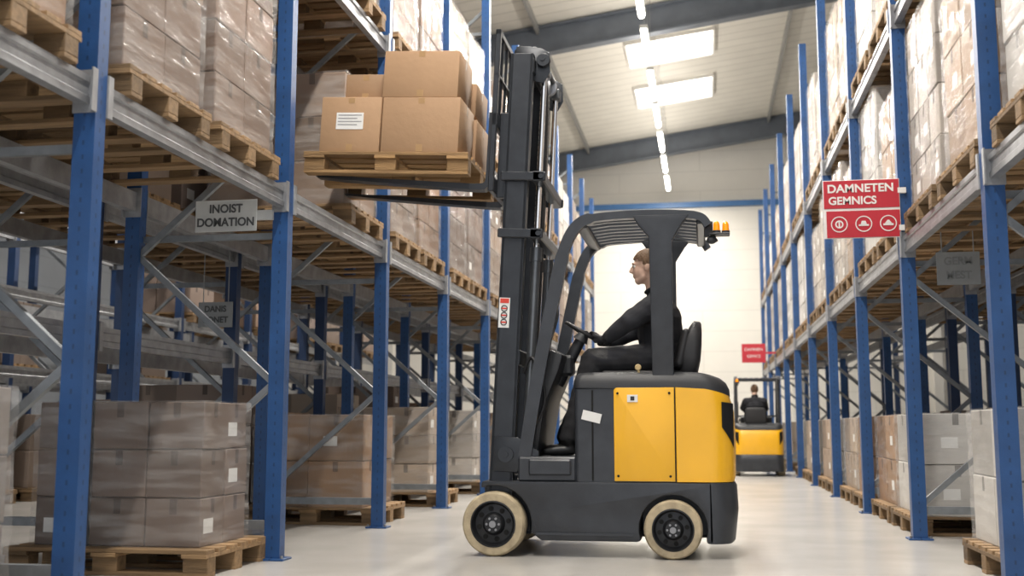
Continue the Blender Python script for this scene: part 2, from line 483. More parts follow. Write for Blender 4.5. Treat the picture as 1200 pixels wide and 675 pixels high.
# ------------------------------------------------------------------ racks
H = 6.3
def post_mesh(mm):
    m = MB()
    w, d, t, l = .05, .042, .006, .018
    poly = [(-w, -d), (w, -d), (w, d), (w-l, d), (w-l, d-t), (w-t, d-t), (w-t, -d+t), (-w+t, -d+t), (-w+t, d-t), (-w+l, d-t), (-w+l, d), (-w, d)]
    m.prism(poly, .012, H, axis='Z')
    m.box(-.085, .085, -.075, .075, 0, .0125, .002)
    for sx in (-.07, .07): m.cyl((sx, -.055, .010), (sx, -.055, .03), .009, seg=6, mi=1)
    return m.mesh('upright_post', [mm, M_BOLT])
POST = post_mesh(M_BLUE); POST_SHADE = post_mesh(M_BLUE_SHADE)
def beam_mesh(L):
    m = MB(); h = L/2-.045
    poly = [(-.025, 0), (.025, 0), (.025, -.03), (.017, -.038), (.017, -.085), (.025, -.093), (.025, -.125), (-.025, -.125)]
    m.prism(poly, -h, h, axis='Y')
    for s in (-1, 1):
        m.box(-.055, .055, s*h-.004, s*h+.004, -.16, .03)
        m.box(.05, .058, s*h-(.04 if s > 0 else .0), s*h+(0 if s > 0 else .04), -.16, .03)
    return m.mesh('shelf_beam', M_GALV)
def brace_mesh(D):
    m = MB()
    z = .25; side = 0
    m.box(.03, D-.03, -.018, .018, .18, .235); 
    while z < H-.9:
        x0, x1 = (.0, D) if side == 0 else (D, .0)
        x0 = .03 if x0 == 0 else D-.03; x1 = .03 if x1 == 0 else D-.03
        m.strip([(x0, z), (x1, z+.82)], .038, -.016, .016)
        z += .82; side = 1-side
    for zz in (2.0, 4.4, 5.7): m.box(.03, D-.03, .012, .04, zz-.02, zz+.02)
    return m.mesh('frame_brace', M_GALVD)
BR = brace_mesh(1.0)
BM = {}
def rack(xf, sgn, Ys, levels, label, post=None):
    """xf front plane; sgn +1 = rack extends to +X"""
    root = empty('pallet_rack', (xf, Ys[0], 0), label, 'warehouse rack', 'pallet racks')
    for Y in Ys:
        for X in (0, sgn*1.0): inst('upright_post', post or POST, (X, Y-Ys[0], 0), root, rot=(0, 0, 0))
        inst('frame_brace', BR, (0 if sgn > 0 else -1.0, Y-Ys[0], 0), root)
    for a, c in zip(Ys, Ys[1:]):
        L = round(c-a, 3)
        if L not in BM: BM[L] = beam_mesh(L)
        for z in levels:
            for X in (0, sgn*1.0):
                out = -sgn if X == 0 else sgn
                inst('shelf_beam', BM[L], (X, (a+c)/2-Ys[0], z), root, rot=(0, 0, 0 if out > 0 else math.pi))
    return root
YA = [2.1, 4.3, 6.55, 8.75, 10.95, 13.15, 15.35, 17.55, 19.75, 21.95, 24.15, 26.35]
YR = [3.5+2.5*i for i in range(11)]
YC_ = [2.6+2.4*i for i in range(10)]
L1, L2 = 2.30, 4.05
R1, R2 = 2.20, 3.95
rack(-2.6, -1, YA, (L1, L2), 'tall pallet rack with blue uprights and grey beams along the aisle')
rack(-3.90, -1, YA, (1.45, L1, L2), 'shade-tinted blue pallet rack standing back to back with another rack', POST_SHADE)
rack(-7.3, -1, YC_, (1.45, L1, 3.2, L2), 'distant shade-tinted blue pallet rack beyond the neighbouring aisle', POST_SHADE)
rack(-8.6, -1, YC_, (1.45, L1, L2), 'distant shade-tinted blue pallet rack beyond the neighbouring aisle', POST_SHADE)
rack(1.5, 1, YR, (R1, R2), 'tall pallet rack with blue uprights and grey beams facing the aisle')
rack(2.84, 1, YR[:9], (R1, R2), 'shade-tinted blue pallet rack standing behind the aisle rack', POST_SHADE)

rn = random.Random(11)
W1 = 'on the rack shelf'
for i, (a, c) in enumerate(zip(YA, YA[1:])):
    film = a < 15
    cs = (a+c)/2
    for s in (-1, 1):
        y = cs+s*.485
        colr = rn.choice(TAUPE if a < 12 else TAUPE+PALE)
        # leave the slot free that the truck is about to fill
        if not (6.5 < a < 8.7):
            load(-3.14, y, L1, rn.choice('abcc'), colr, 's', W1, film)
        load(-3.14, y, L2, rn.choice('abcd'), rn.choice(PALE+TAUPE), 's', W1, film)
        if a < 20:
            load(-4.42, y, L1, rn.choice('abcd'), rn.choice(TAUPE), 's', 'on the rear rack shelf', False)
load(-3.14, 8.15, L1, 'b', TAUPE[3], 's', W1)
for i, (a, c) in enumerate(zip(YR, YR[1:])):
    film = a < 15
    cs = (a+c)/2
    for s in (-1, 1):
        y = cs+s*.575
        load(2.06, y, R1, rn.choice('ABCC'), rn.choice(PALE+PALE[2:3]), 'w', W1, film)
        load(2.06, y, R2, rn.choice('ABCD'), rn.choice(PALE[:3]), 'w', W1, film)
        if a < 16: load(3.38, y, R1, rn.choice('ABD'), rn.choice(TAUPE+PALE), 'w', 'on the rear rack shelf', False)
# ground level loads
GF = 'on the warehouse floor'
ld = load(-3.24, 6.12, 0, 'g1', (.235, .17, .135), 's', GF)
m = MB(); m.box(-.19, -.16, -.318, .318, .0, .806); m.obj('dark_strap', M_STRAP, ld)
load(-3.28, 3.72, 0, 'g0', (.32, .28, .25), 's', GF)
for y, k, cc in ((9.32, 'g2', BROWN[0]), (11.5, 'g3', PALE[1]), (13.7, 'g3', PALE[0]), (15.9, 'g3', PALE[3]), (18.1, 'g2', PALE[1]), (20.3, 'g3', PALE[0])):
    load(-3.25, y, 0, k, cc, 's', GF, y < 14)
for y, k, cc in ((9.3, 'b', TAUPE[0]), (10.35, 'd', BROWN[0]), (12.0, 'b', PALE[1]), (14.2, 'a', TAUPE[1]), (16.5, 'b', BROWN[1])):
    load(-4.46, y, 0, k, cc, 's', GF, False)
for y, k, cc in ((6.62, 'gr', PALE[2]), (9.25, 'gr', PALE[2]), (10.35, 'gr', BROWN[0]), (11.7, 'gr', BROWN[1]), (12.8, 'gr', PALE[1]), (14.2, 'gr', PALE[2]),
                 (15.3, 'gr', PALE[3]), (16.7, 'gr', PALE[0]), (17.8, 'gr', PALE[1]), (19.2, 'gr', PALE[2]), (21.7, 'gr', PALE[1]), (24.2, 'gr', PALE[0])):
    load(2.10, y, 0, k, cc, 'w', GF, y < 15)
for y in (9.3, 12.0, 14.4, 17.0): load(3.45, y, 0, 'D', rn.choice(PALE+TAUPE), 'w', GF, False)
for i in range(9):
    for s in (-.55, .55):
        y = 3.8+2.4*i+s
        if rn.random() < .35: load(-7.8, y, L1, 'd', rn.choice(TAUPE), 's', 'on the far rack shelf', False)
        if rn.random() < .7: load(-7.8, y, 0, rn.choice('bd'), rn.choice(TAUPE+PALE+BROWN), 's', GF, False)
        if rn.random() < .3: load(-9.1, y, 1.45, 'd', rn.choice(TAUPE+BROWN), 's', 'on the far rack shelf', False)

# ------------------------------------------------------------------ forklift
FB = Vector((-.75, 7.5, 0))
truck = empty('forklift', FB, 'yellow and charcoal electric forklift with raised mast lifting a carton load', 'forklift')
def part(m, name, mats, parent=None, label=None): return m.obj(name, mats, parent or truck, FB, label)
Y0, Y1 = 6.97, 8.03
FWC, RWC = (-1.317, .2), (-.205, .179)
# chassis
arc = lambda c, r, a0, a1, n: [(c[0]+r*math.cos(R(a0+(a1-a0)*k/n)), c[1]+r*math.sin(R(a0+(a1-a0)*k/n))) for k in range(n+1)]
poly = [(-1.40, .462), (.035, .462), (.035, .095), (.0, .095)]
poly += arc(RWC, .208, -18, 200, 14)
poly += [(-.43, .10), (-1.02, .10)]
poly += arc(FWC, .235, -12, 112, 9)
m = MB()
m.prism(poly, Y0, Y1, bev=.012, edgesel=lambda e: not all(v.co.x > .03 for v in e.verts))
m.loft([rrect(z, .02, xe, Y0, Y1, .001, rr_, 10) for z, xe, rr_ in ((.095, .150, .12), (.115, .172, .14), (.30, .195, .165), (.445, .188, .16), (.462, .178, .15))])
m.box(-1.42, -1.1, 7.16, 7.84, .12, .46, .02)
m.box(-.42, .12, 7.2, 7.8, .11, .45, .02)
m.box(-1.05, -.45, Y0-.006, Y0+.01, .135, .15)
chassis = part(m, 'chassis', M_CHAR)
# battery compartment, dark
m = MB(); m.loft([rrect(.46, -.81, -.17, Y0+.015, Y1-.015, .03, .01), rrect(1.04, -.81, -.17, Y0+.015, Y1-.015, .03, .01)])
part(m, 'battery_compartment', M_CHAR)
for yy, nm in ((Y0-.003, 'side_panel'), (Y1-.017, 'side_panel')):
    m = MB(); m.prism([(-.56, .468), (-.184, .468), (-.184, 1.045), (-.545, 1.045), (-.56, 1.03)], yy, yy+.02, bev=.005)
    q_ = part(m, nm, M_YEL, label='flat yellow side panel')
    if yy < 7.5: sp_ = q_
# counterweight with sloping top
def droop(sec, amt):
    return [(x, y, z-amt*max(0, (x+.12)/.28)**2) for x, y, z in sec]
m = MB()
secs = []
for z, xe, rr_ in ((.466, .172, .15), (.50, .182, .16), (.72, .188, .165), (.92, .180, .165), (1.0, .168, .16), (1.045, .152, .15)):
    secs.append(droop(rrect(z, -.178, xe, Y0-.003, Y1+.003, .006, rr_, 10), .055 if z > .95 else (.02 if z > .9 else 0)))
m.loft(secs)
cw = part(m, 'counterweight', M_YEL, label='rounded yellow rear counterweight')
# dark tail recess on the rounded corner
for sg in (-1, 1):
    m = MB(); tb = bmesh.new(); rows = []
    for k in range(9):
        a = R(-62+36*k/8); t = k/8
        zl = .80-.13*t; zu = .955-.01*t
        cx = .188-.165; cy = (Y0-.003+.165)
        row = []
        for z in (zl, (zl+zu)/2, zu):
            x_ = cx+.168*math.cos(a); y_ = cy+.168*math.sin(a)
            if sg > 0: y_ = 15-y_
            row.append(tb.verts.new((x_, y_, z)))
        rows.append(row)
    for r0, r1 in zip(rows, rows[1:]):
        for q in range(2): tb.faces.new((r0[q], r0[q+1], r1[q+1], r1[q]))
    bmesh.ops.solidify(tb, geom=list(tb.faces), thickness=.008)
    m.add(tb); part(m, 'tail_lamp_recess', M_CHAR2, cw)
# hood
m = MB()
m.loft([droop(sec_, .055) for sec_ in (rrect(1.045, -.815, .158, Y0+.003, Y1-.003, .05, .15, 10), rrect(1.085, -.815, .155, Y0+.005, Y1-.005, .05, .15, 10),
        rrect(1.120, -.805, .135, Y0+.018, Y1-.018, .05, .15, 10), rrect(1.138, -.785, .10, Y0+.04, Y1-.04, .05, .14, 10), rrect(1.145, -.75, .05, Y0+.09, Y1-.09, .05, .12, 10))])
part(m, 'hood', M_CHAR2)
# floor and step
m = MB()
m.box(-1.17, -.80, Y0+.02, Y1-.02, .46, .615, .012)
m.box(-1.10, -.83, Y0-.002, Y0+.03, .50, .60, .01)
part(m, 'step_floor', M_CHAR)
# seams and bolts
m = MB()
m.box(-.186, -.182, Y0-.007, Y0+.003, .47, 1.04); part(m, 'panel_seam', M_HOLE)
m = MB(); m.box(-.70, -.69, Y0+.008, Y0+.017, .47, 1.03); part(m, 'panel_seam', M_HOLE)
for (x_, z_) in ((-.535, .50), (-.215, .50), (-.215, 1.01), (-.535, 1.01)):
    m = MB(); m.cyl((x_, Y0-.008, z_), (x_, Y0+.003, z_), .008, seg=10)
    part(m, 'panel_bolt', M_HOLE, sp_)
m = MB(); m.box(-.475, -.41, Y0-.008, Y0-.003, .955, 1.0); lb = part(m, 'white_sticker', M_LABEL, sp_)
m = MB(); m.box(-.455, -.43, Y0-.010, Y0-.008, .965, .99)
part(m, 'sticker_symbol', M_INK, sp_)
m = MB(Matrix.Translation((-.70, Y0+.01, .865)) @ Matrix.Rotation(R(14), 4, 'Y')); m.box(-.06, .06, -.004, .004, -.03, .03)
part(m, 'white_tag', M_LABEL)
# wheels
def wheel(c, Rr, w, y_out, sgn):
    """sgn -1 = outer face toward -Y"""
    C = (c[0], y_out, c[1])
    s = -sgn
    rim_r = Rr*.72
    pr = [(rim_r*.96, .0), (rim_r, .0), (Rr*.93, .004), (Rr*.985, .018), (Rr, .035), (Rr, w-.035), (Rr*.985, w-.018), (Rr*.93, w-.004), (rim_r, w), (rim_r*.96, w)]
    m = MB(); m.lathe([(r, y*s) for r, y in pr], C)
    m2 = MB()
    m2.lathe([(r, y*s) for r, y in [(rim_r, -.002), (rim_r*.94, -.004), (rim_r*.90, .012), (rim_r*.82, .04), (rim_r*.5, .035), (rim_r*.44, .01), (rim_r*.36, -.004), (0, -.006)]], C, mi=0)
    m2.lathe([(rim_r, w*s), (0, w*s*.9)], C)
    for k in range(8):
        a = k*math.pi/4+.2
        px, pz = C[0]+rim_r*.66*math.cos(a), C[2]+rim_r*.66*math.sin(a)
        m2.cyl((px, C[1]+s*.030, pz), (px, C[1]+s*.06, pz), rim_r*.11, seg=12, mi=1)
    for k in range(6):
        a = k*math.pi/3
        px, pz = C[0]+rim_r*.27*math.cos(a), C[2]+rim_r*.27*math.sin(a)
        m2.cyl((px, C[1]-s*.014, pz), (px, C[1]+s*.0, pz), rim_r*.055, seg=6, mi=2)
    m2.cyl((C[0], C[1]-s*.02, C[2]), (C[0], C[1]+s*.02, C[2]), rim_r*.15, seg=14, mi=2)
    wh = part(m2, 'wheel', [M_RIM, M_HOLE, M_BOLT])
    part(m, 'tyre', M_TYRE, wh, 'cream solid rubber tyre')
for yo, sg in ((6.925, -1), (8.075, 1)):
    wheel(FWC, .2, .16, yo, sg)
    wheel(RWC, .179, .15, yo+.005*(-sg), sg)
# overhead guard
gp = catmull([(-1.13, .61), (-1.075, .95), (-1.0, 1.35), (-.905, 1.80), (-.855, 1.98), (-.785, 2.09), (-.68, 2.135), (-.40, 2.150), (-.12, 2.142), (.0, 2.12), (.045, 2.065)], 6)
m = MB()
for y0_, y1_ in ((7.0, 7.06), (7.94, 8.0)):
    th = [.082 if q[1] < 1.9 else (.070 if q[0] < -.7 else .050) for q in gp]
    m.strip(gp, th, y0_, y1_)
    m.prism([(-.318, 1.06), (-.186, 1.06), (-.182, 1.98), (-.12, 2.08), (-.07, 2.14), (-.43, 2.14), (-.40, 2.09), (-.328, 2.0)], y0_-.005, y1_+.005, bev=.006)
m.box(-.80, -.72, 7.03, 7.97, 2.075, 2.115, .01); m.box(-.03, .03, 7.03, 7.97, 2.08, 2.12, .01); m.box(-.34, -.28, 7.03, 7.97, 2.10, 2.13, .01)
m.box(-1.02, -.98, 7.03, 7.97, 1.28, 1.32, .008)
guard = part(m, 'overhead_guard', M_CHAR)
for k in range(7):
    yy = 7.13+k*.123
    m = MB(); m.strip([(-.77, 2.11), (-.6, 2.13), (-.25, 2.138), (-.02, 2.11)], .018, yy-.02, yy+.02)
    part(m, 'roof_bar', M_CHAR, guard)
m = MB(); m.tube(catmull([(-.985, 7.09, 1.62), (-.94, 7.09, 1.60), (-.93, 7.09, 1.5), (-.985, 7.09, 1.33), (-1.0, 7.09, 1.27)], 6), .011)
part(m, 'grab_handle', M_CHAR2, guard)
# beacon
m = MB()
m.box(.02, .075, 7.06, 7.10, 2.0, 2.10, .004)
m.box(.05, .180, 7.0, 7.11, 2.005, 2.015, .004)
m.cyl((.075, 7.06, 2.0), (.095, 7.06, 1.965), .014); m.ell((.065, 7.05, 1.975), (.032, .035, .025))
bk = part(m, 'beacon_bracket', M_CHAR2)
for (bx, by) in ((.098, 7.04), (.155, 7.06)):
    m = MB(); m.cyl((bx, by, 2.014), (bx, by, 2.034), .026, .026, seg=20); part(m, 'beacon_base', M_CHAR2, bk)
    m = MB(); m.cyl((bx, by, 2.033), (bx, by, 2.072), .022, .020, seg=20); m.ell((bx, by, 2.072), (.020, .020, .024))
    part(m, 'amber_beacon', M_AMBER, bk, 'amber warning beacon')
# cowl, column, wheel, levers
m = MB()
m.prism([(-1.15, .61), (-1.12, 1.0), (-1.05, 1.22), (-.98, 1.30), (-.90, 1.27), (-.93, 1.16), (-1.02, .95), (-1.07, .61)], 7.14, 7.86, bev=.012)
part(m, 'dash_cowl', M_CHAR2)
SWC = Vector((-.79, 7.45, 1.43)); sn = Vector((.5, 0, .866)); sv = Vector((-.866, 0, .5)); su = Vector((0, 1, 0))
m = MB()
m.cyl((-.98, 7.45, 1.09), SWC-sn*.03, .05, .034); m.box(-.97, -.86, 7.38, 7.52, 1.14, 1.28, .02)
m.cyl(SWC-sn*.06, SWC-sn*.01, .055, .035)
colm = part(m, 'steering_column', M_CHAR2)
m = MB()
m.tube([SWC+(su*math.cos(2*math.pi*k/36)+sv*math.sin(2*math.pi*k/36))*.14 for k in range(36)], .013, closed=True)
for a in (90, 210, 330): m.cyl(SWC-sn*.012, SWC+(su*math.cos(R(a))+sv*math.sin(R(a)))*.135, .011, .009, seg=8)
m.ell(SWC, (.03, .03, .02))
part(m, 'steering_wheel', M_SEAT)
m = MB(); m.cyl((-.40, 7.06, 1.12), (-.41, 7.06, 1.16), .008, seg=8); m.lathe([(0, -.010), (.017, -.010), (.021, -.004), (.021, .004), (.017, .010), (0, .010)], (-.41, 7.06, 1.175), seg=16)
part(m, 'brass_lever_knob', M_GOLD)
for j in range(3):
    m = MB(); yy = 7.10+.05*j
    m.tube(catmull([(-1.10, yy, .75), (-1.02, yy+.02, .95), (-1.03, yy, 1.1), (-1.10, yy+.02, 1.25), (-1.16, yy+.05, 1.15)], 6), .011)
    part(m, 'hydraulic_hose', M_SEAT)
# seat
m = MB()
m.box(-.66, -.13, 7.21, 7.69, 1.125, 1.165, .02, 3)
m.box(-.60, -.11, 7.25, 7.65, 1.09, 1.13, .01)
seat = part(m, 'seat', M_SEAT)
m = MB(Matrix.Translation((-.095, 7.45, 1.14)) @ Matrix.Rotation(R(9), 4, 'Y'))
m.loft([rrect(z, -.06+ix, .05-ix*.5, -.25+iy, .25-iy, .03, .045) for z, ix, iy in ((0, .0, .02), (.03, 0, 0), (.12, -.012, 0), (.22, .0, .0), (.30, .02, .02), (.335, .035, .05), (.348, .05, .09))])
for s in (-1, 1):
    m.tcap((-.075, s*.225, .06), (-.055, s*.215, .26), .038, .028, seg=12)
part(m, 'backrest', M_SEAT, seat)
# mast
pv = Vector((-1.29, 0, .3))
MT = Matrix.Translation(pv) @ Matrix.Rotation(R(2.9), 4, 'Y') @ Matrix.Translation(-pv)
def chan(m, x0, x1, yo, s, dep, z0, z1, t=.018, mi=0):
    """channel: web at yo, flanges toward s*dep"""
    m.box(x0, x1, min(yo, yo+s*t), max(yo, yo+s*t), z0, z1, .003, mi=mi)
    for a, c in ((x0, x0+t), (x1-t, x1)): m.box(a, c, min(yo, yo+s*dep), max(yo, yo+s*dep), z0, z1, mi=mi)
m = MB(MT)
chan(m, -1.375, -1.225, 7.06, 1, .085, .16, 3.28); chan(m, -1.375, -1.225, 7.94, -1, .085, .16, 3.28)
for z in (.30, 1.25, 3.20):
    m.box(-1.245, -1.215, 7.06, 7.94, z-.05, z+.05, .006)
mast = part(m, 'mast', M_MAST)
m = MB(MT)
chan(m, -1.36, -1.245, 7.155, 1, .06, .35, 3.36, .014); chan(m, -1.36, -1.245, 7.845, -1, .06, .35, 3.36, .014)
m.box(-1.36, -1.22, 7.155, 7.845, 3.28, 3.36, .008); m.box(-1.26, -1.21, 7.155, 7.845, .40, .50, .006)
part(m, 'inner_mast', M_MAST, mast)
for z in (2.06, 2.44):
    m = MB(MT)
    m.box(-1.19, -1.11, 7.03, 7.97, z-.035, z+.035, .008)
    m.box(-1.40, -1.10, 7.03, 7.058, z-.03, z+.03, .006)
    m.box(-1.40, -1.10, 7.942, 7.97, z-.03, z+.03, .006)
    m.cyl((-1.13, 7.02, z), (-1.13, 7.035, z), .018, seg=10)
    part(m, 'mast_bracket', M_MAST, mast)
for yy in (7.20, 7.765):
    m = MB(MT)
    m.cyl((-1.165, yy, .35), (-1.165, yy, 1.95), .032, mi=0); m.cyl((-1.165, yy, 1.90), (-1.165, yy, 1.99), .040, mi=0)
    m.cyl((-1.165, yy, 1.99), (-1.165, yy, 3.18), .019, mi=1)
    m.box(-1.20, -1.13, yy-.04, yy+.04, 3.16, 3.24, .008)
    part(m, 'lift_cylinder', [M_CYL, M_CHROME], mast)
for yy in (7.33, 7.64):
    m = MB(MT)
    z = .8
    m.box(-1.200, -1.192, yy-.012, yy+.012, .8, 3.2)
    while z < 3.2:
        m.box(-1.204, -1.188, yy-.016, yy+.016, z, z+.022); z += .035
    part(m, 'lift_chain', M_CHAIN, mast)
    m = MB(MT); m.lathe([(0, -.02), (.05, -.02), (.06, -.016), (.045, -.008), (.045, .008), (.06, .016), (.05, .02), (0, .02)], (-1.20, yy, 3.22), seg=24)
    part(m, 'chain_sheave', M_BOLT, mast)
for k, yy in enumerate((7.44, 7.48)):
    m = MB(MT); m.tube(catmull([(-1.19, yy, .9), (-1.17, yy, 1.8), (-1.18, yy, 2.8), (-1.20, yy, 3.22), (-1.26, yy, 3.27), (-1.33, yy, 3.2), (-1.35, yy, 2.7)], 8), .012)
    part(m, 'mast_hose', M_SEAT, mast)
# head plates with pulleys
m = MB(MT)
for y0_, y1_ in ((7.145, 7.155), (7.845, 7.855)):
    m.prism([(-1.37, 3.15), (-1.37, 3.33), (-1.34, 3.36), (-1.19, 3.345), (-1.13, 3.31), (-1.12, 3.18), (-1.16, 3.10)], y0_, y1_, bev=.003)
m.cyl((-1.17, 7.10, 3.26), (-1.17, 7.90, 3.26), .018)
m.lathe([(0, -.02), (.042, -.02), (.046, -.014), (.038, 0), (.046, .014), (.042, .02), (0, .02)], (-1.165, 7.125, 3.25), seg=24)
part(m, 'mast_head', M_MAST, mast)
# mast foot bracket / pivot
m = MB(MT)
m.prism([(-1.35, .52), (-1.20, .52), (-1.06, .60), (-1.06, .66), (-1.20, .74), (-1.35, .74)], 7.03, 7.062, bev=.006)
m.cyl((-1.27, 7.01, .63), (-1.27, 7.06, .63), .05); m.cyl((-1.12, 7.01, .63), (-1.12, 7.06, .63), .022)
m.cyl((-1.27, 7.0, .63), (-1.27, 7.02, .63), .02, seg=6)
part(m, 'mast_pivot', M_MAST, mast)
# sticker on the mast
m = MB(MT); m.box(-1.368, -1.298, 7.055, 7.0605, 1.44, 1.635); stk = part(m, 'safety_sticker', M_LABEL, mast)
m = MB(MT); m.box(-1.362, -1.304, 7.0525, 7.0555, 1.60, 1.63); part(m, 'sticker_band', M_REDINK, stk)
for z in (1.565, 1.52, 1.475):
    m = MB(MT)
    m.lathe([(.022, 0), (.022, .003), (.016, .003), (.016, 0), (.022, 0)], (-1.333, 7.0525, z), seg=18, mi=0)
    m.box(-1.353, -1.313, 7.0525, 7.0555, z-.005, z+.005, mi=1)
    part(m, 'sticker_symbol', [M_INK, M_REDINK], stk)
# carriage and forks
LF = .09
MTF = MT @ Matrix.Translation((0, 0, LF))
m = MB(MTF)
m.box(-1.475, -1.435, 7.0, 7.98, 2.24, 2.34, .006); m.box(-1.475, -1.435, 7.0, 7.98, 2.68, 2.77, .006)
for yy in (7.12, 7.80): m.box(-1.44, -1.37, yy, yy+.05, 2.22, 2.80, .006)
car = part(m, 'fork_carriage', M_MAST)
m = MB(MTF)
for yy in (7.02, 7.96): m.box(-1.475, -1.440, yy-.02, yy+.02, 2.33, 3.34, .004)
m.box(-1.475, -1.440, 7.0, 7.98, 3.30, 3.34, .004)
m.box(-1.475, -1.440, 7.0, 7.98, 3.02, 3.04, .003)
for k in range(5): m.box(-1.465, -1.448, 7.17+.155*k-.01, 7.17+.155*k+.01, 2.76, 3.31)
part(m, 'load_backrest', M_MAST, car)
for yy in (7.16, 7.78):
    m = MB(MTF)
    path = [(-1.495, 2.80), (-1.495, 2.36), (-1.50, 2.315), (-1.53, 2.292), (-1.60, 2.290), (-2.50, 2.338), (-2.70, 2.350)]
    m.strip(path, [.036, .04, .045, .045, .04, .024, .010], yy-.05, yy+.05)
    part(m, 'fork', M_MAST, car)

# ------------------------------------------------------------------ carried load
DX = -.055
def put(o):
    o.matrix_world = MTF @ Matrix.Translation(Vector((DX, 0, 0))+o.location)
PZ = 2.3535
pal = inst('wooden_pallet', PM['load'], (-2.135, 7.49, PZ), label='pale timber pallet carried on the raised forks', cat='pallet', color=(1.15, 1.05, .85)); put(pal)
KR = (.42, .26, .145)
def carton(x0, x1, y0, y1, z0, z1, label, sticker=None, tn_=1.0):
    c = Vector(((x0+x1)/2, (y0+y1)/2, z0)); w_, d_, h_ = (x1-x0)/2, (y1-y0)/2, z1-z0
    m = MB(); m.box(-w_, w_, -d_, d_, 0, h_, .006, 2, tone=tn_)
    o = m.obj('cardboard_box', M_CARD, label=label, cat='cardboard box'); o['group'] = 'cartons on the raised pallet'
    o.color = (*KR, 1); o.location = c; put(o)
    for zz0, zz1 in ((0, .06), (h_-.05, h_)):
        m = MB(); m.box(-.022, .022, -d_-.001, -d_+.001, zz0+.006, zz1-.006); m.obj('packing_tape', M_TAPE, o)
    m = MB()
    m.box(-.022, .022, -d_+.006, d_-.006, h_-.0005, h_+.0012)
    m.obj('packing_tape', M_TAPE, o)
    m = MB(); m.box(w_-.001, w_+.001, -.022, .022, h_-.07, h_-.006); m.obj('packing_tape', M_TAPE, o)
    if sticker:
        sx0, sx1, sz0, sz1 = sticker
        m = MB(); m.box(sx0, sx1, -d_-.003, -d_+.0005, sz0, sz1); l = m.obj('shipping_label', M_LABEL, o)
        for q in range(4):
            m = MB(); m.box(sx0+.012, sx1-.012-.03*(q % 2), -d_-.0045, -d_-.003, sz1-.02-.022*q, sz1-.014-.022*q)
            m.obj('label_print', M_GINK, l)
    return o
Z0 = PZ+.1455; Z1 = Z0+.380; Z2 = Z1+.325
carton(-2.605, -2.185, 7.02, 7.46, Z0, Z1, 'brown cardboard box with white shipping label on the pallet', sticker=(-.10, .09, .155, .27))
carton(-2.175, -1.64, 7.02, 7.46, Z0, Z1-.001, 'large plain brown cardboard box on the pallet beside the labelled one', tn_=.97)
carton(-2.605, -2.185, 7.48, 7.92, Z0, Z1, 'plain brown cardboard box in the rear row of the pallet', tn_=.92)
carton(-2.175, -1.62, 7.48, 7.92, Z0, Z1-.03, 'plain brown cardboard box in the rear row of the pallet', tn_=.93)
carton(-2.185, -1.665, 7.03, 7.45, Z1+.001, Z2, 'large brown cardboard box stacked on the upper tier')
carton(-2.48, -2.195, 7.12, 7.46, Z1+.001, Z1+.19, 'small brown cardboard box on the upper tier', tn_=.9)
carton(-2.16, -1.64, 7.50, 7.90, Z1+.001, Z1+.24, 'brown cardboard box on the rear of the upper tier', tn_=.93)

# ------------------------------------------------------------------ driver
PB = Vector((-.30, 7.45, 1.16))
YC = 7.45
m = MB()
m.tcap((-.24, YC, 1.265), (-.280, YC, 1.37), .132, .148, 1.25)
m.tcap((-.280, YC, 1.37), (-.288, YC, 1.52), .148, .148, 1.3)
m.tcap((-.288, YC, 1.52), (-.285, YC, 1.62), .148, .098, 1.55)
m.tcap((-.270, YC-.11, 1.63), (-.270, YC+.11, 1.63), .080, .080)
m.tcap((-.285, YC, 1.65), (-.310, YC, 1.715), .090, .066, 1.08)
m.tcap((-.305, YC, 1.69), (-.338, YC, 1.81), .057, .054)
HC = Vector((-.366, YC, 1.868))
def hp(x_, y_, z_): return HC+Vector((x_, y_, z_))
m.ell(hp(.012, 0, .022), (.098, .078, .093)); m.ell(hp(-.028, 0, -.028), (.064, .064, .084))
m.tcap(hp(-.055, -.018, -.090), hp(-.055, .018, -.090), .025, .025); m.tcap(hp(-.02, -.045, -.07), hp(-.05, -.02, -.09), .022, .022); m.tcap(hp(-.02, .045, -.07), hp(-.05, .02, -.09), .022, .022)
m.tcap(hp(-.088, 0, .012), hp(-.108, 0, -.024), .009, .012); m.ell(hp(-.098, .0, -.030), (.013, .018, .010))
m.ell(hp(-.083, 0, -.054), (.012, .024, .0065)); m.ell(hp(-.080, 0, -.066), (.012, .022, .007))
m.tcap(hp(-.082, -.035, .022), hp(-.086, 0, .020), .009, .009); m.tcap(hp(-.082, .035, .022), hp(-.086, 0, .020), .009, .009)
for s in (-1, 1): m.ell(hp(.008, s*.078, -.008), (.018, .012, .030), rot=Matrix.Rotation(R(12), 4, 'Y'))
# arms and hands
def hand(s):
    Pt = SWC + su*(.8*s*.14) - sv*(.6*.14)
    rad = (Pt-SWC).normalized(); t = sn.cross(rad).normalized()
    wrist = Pt+rad*.085+Vector((.045, 0, .012))
    for k, (o_, ln) in enumerate(((-.032, .92), (-.011, 1.05), (.011, 1.0), (.031, .8))):
        q = Pt+t*o_
        pts = [q+rad*.040+sn*.014, q+rad*.018+sn*.032*ln, q-rad*.018*ln+sn*.026*ln, q-rad*.026*ln-sn*.006]
        for i in range(3): m.tcap(pts[i], pts[i+1], .0100-.0006*i, .0094-.0006*i, seg=10)
        m.tcap(wrist, pts[0], .017, .0135, seg=10)
    m.tcap(wrist-sn*.004, Pt+rad*.04-sn*.004, .026, .023, seg=12)
    th = [wrist+(Pt-wrist)*.35+t*s*-.025, Pt+t*(-s)*.048+rad*.020+sn*.012, Pt+t*(-s)*.053-rad*.012+sn*.018]
    m.tcap(th[0], th[1], .014, .0115, seg=10); m.tcap(th[1], th[2], .0115, .010, seg=10)
    return wrist
WR = {}
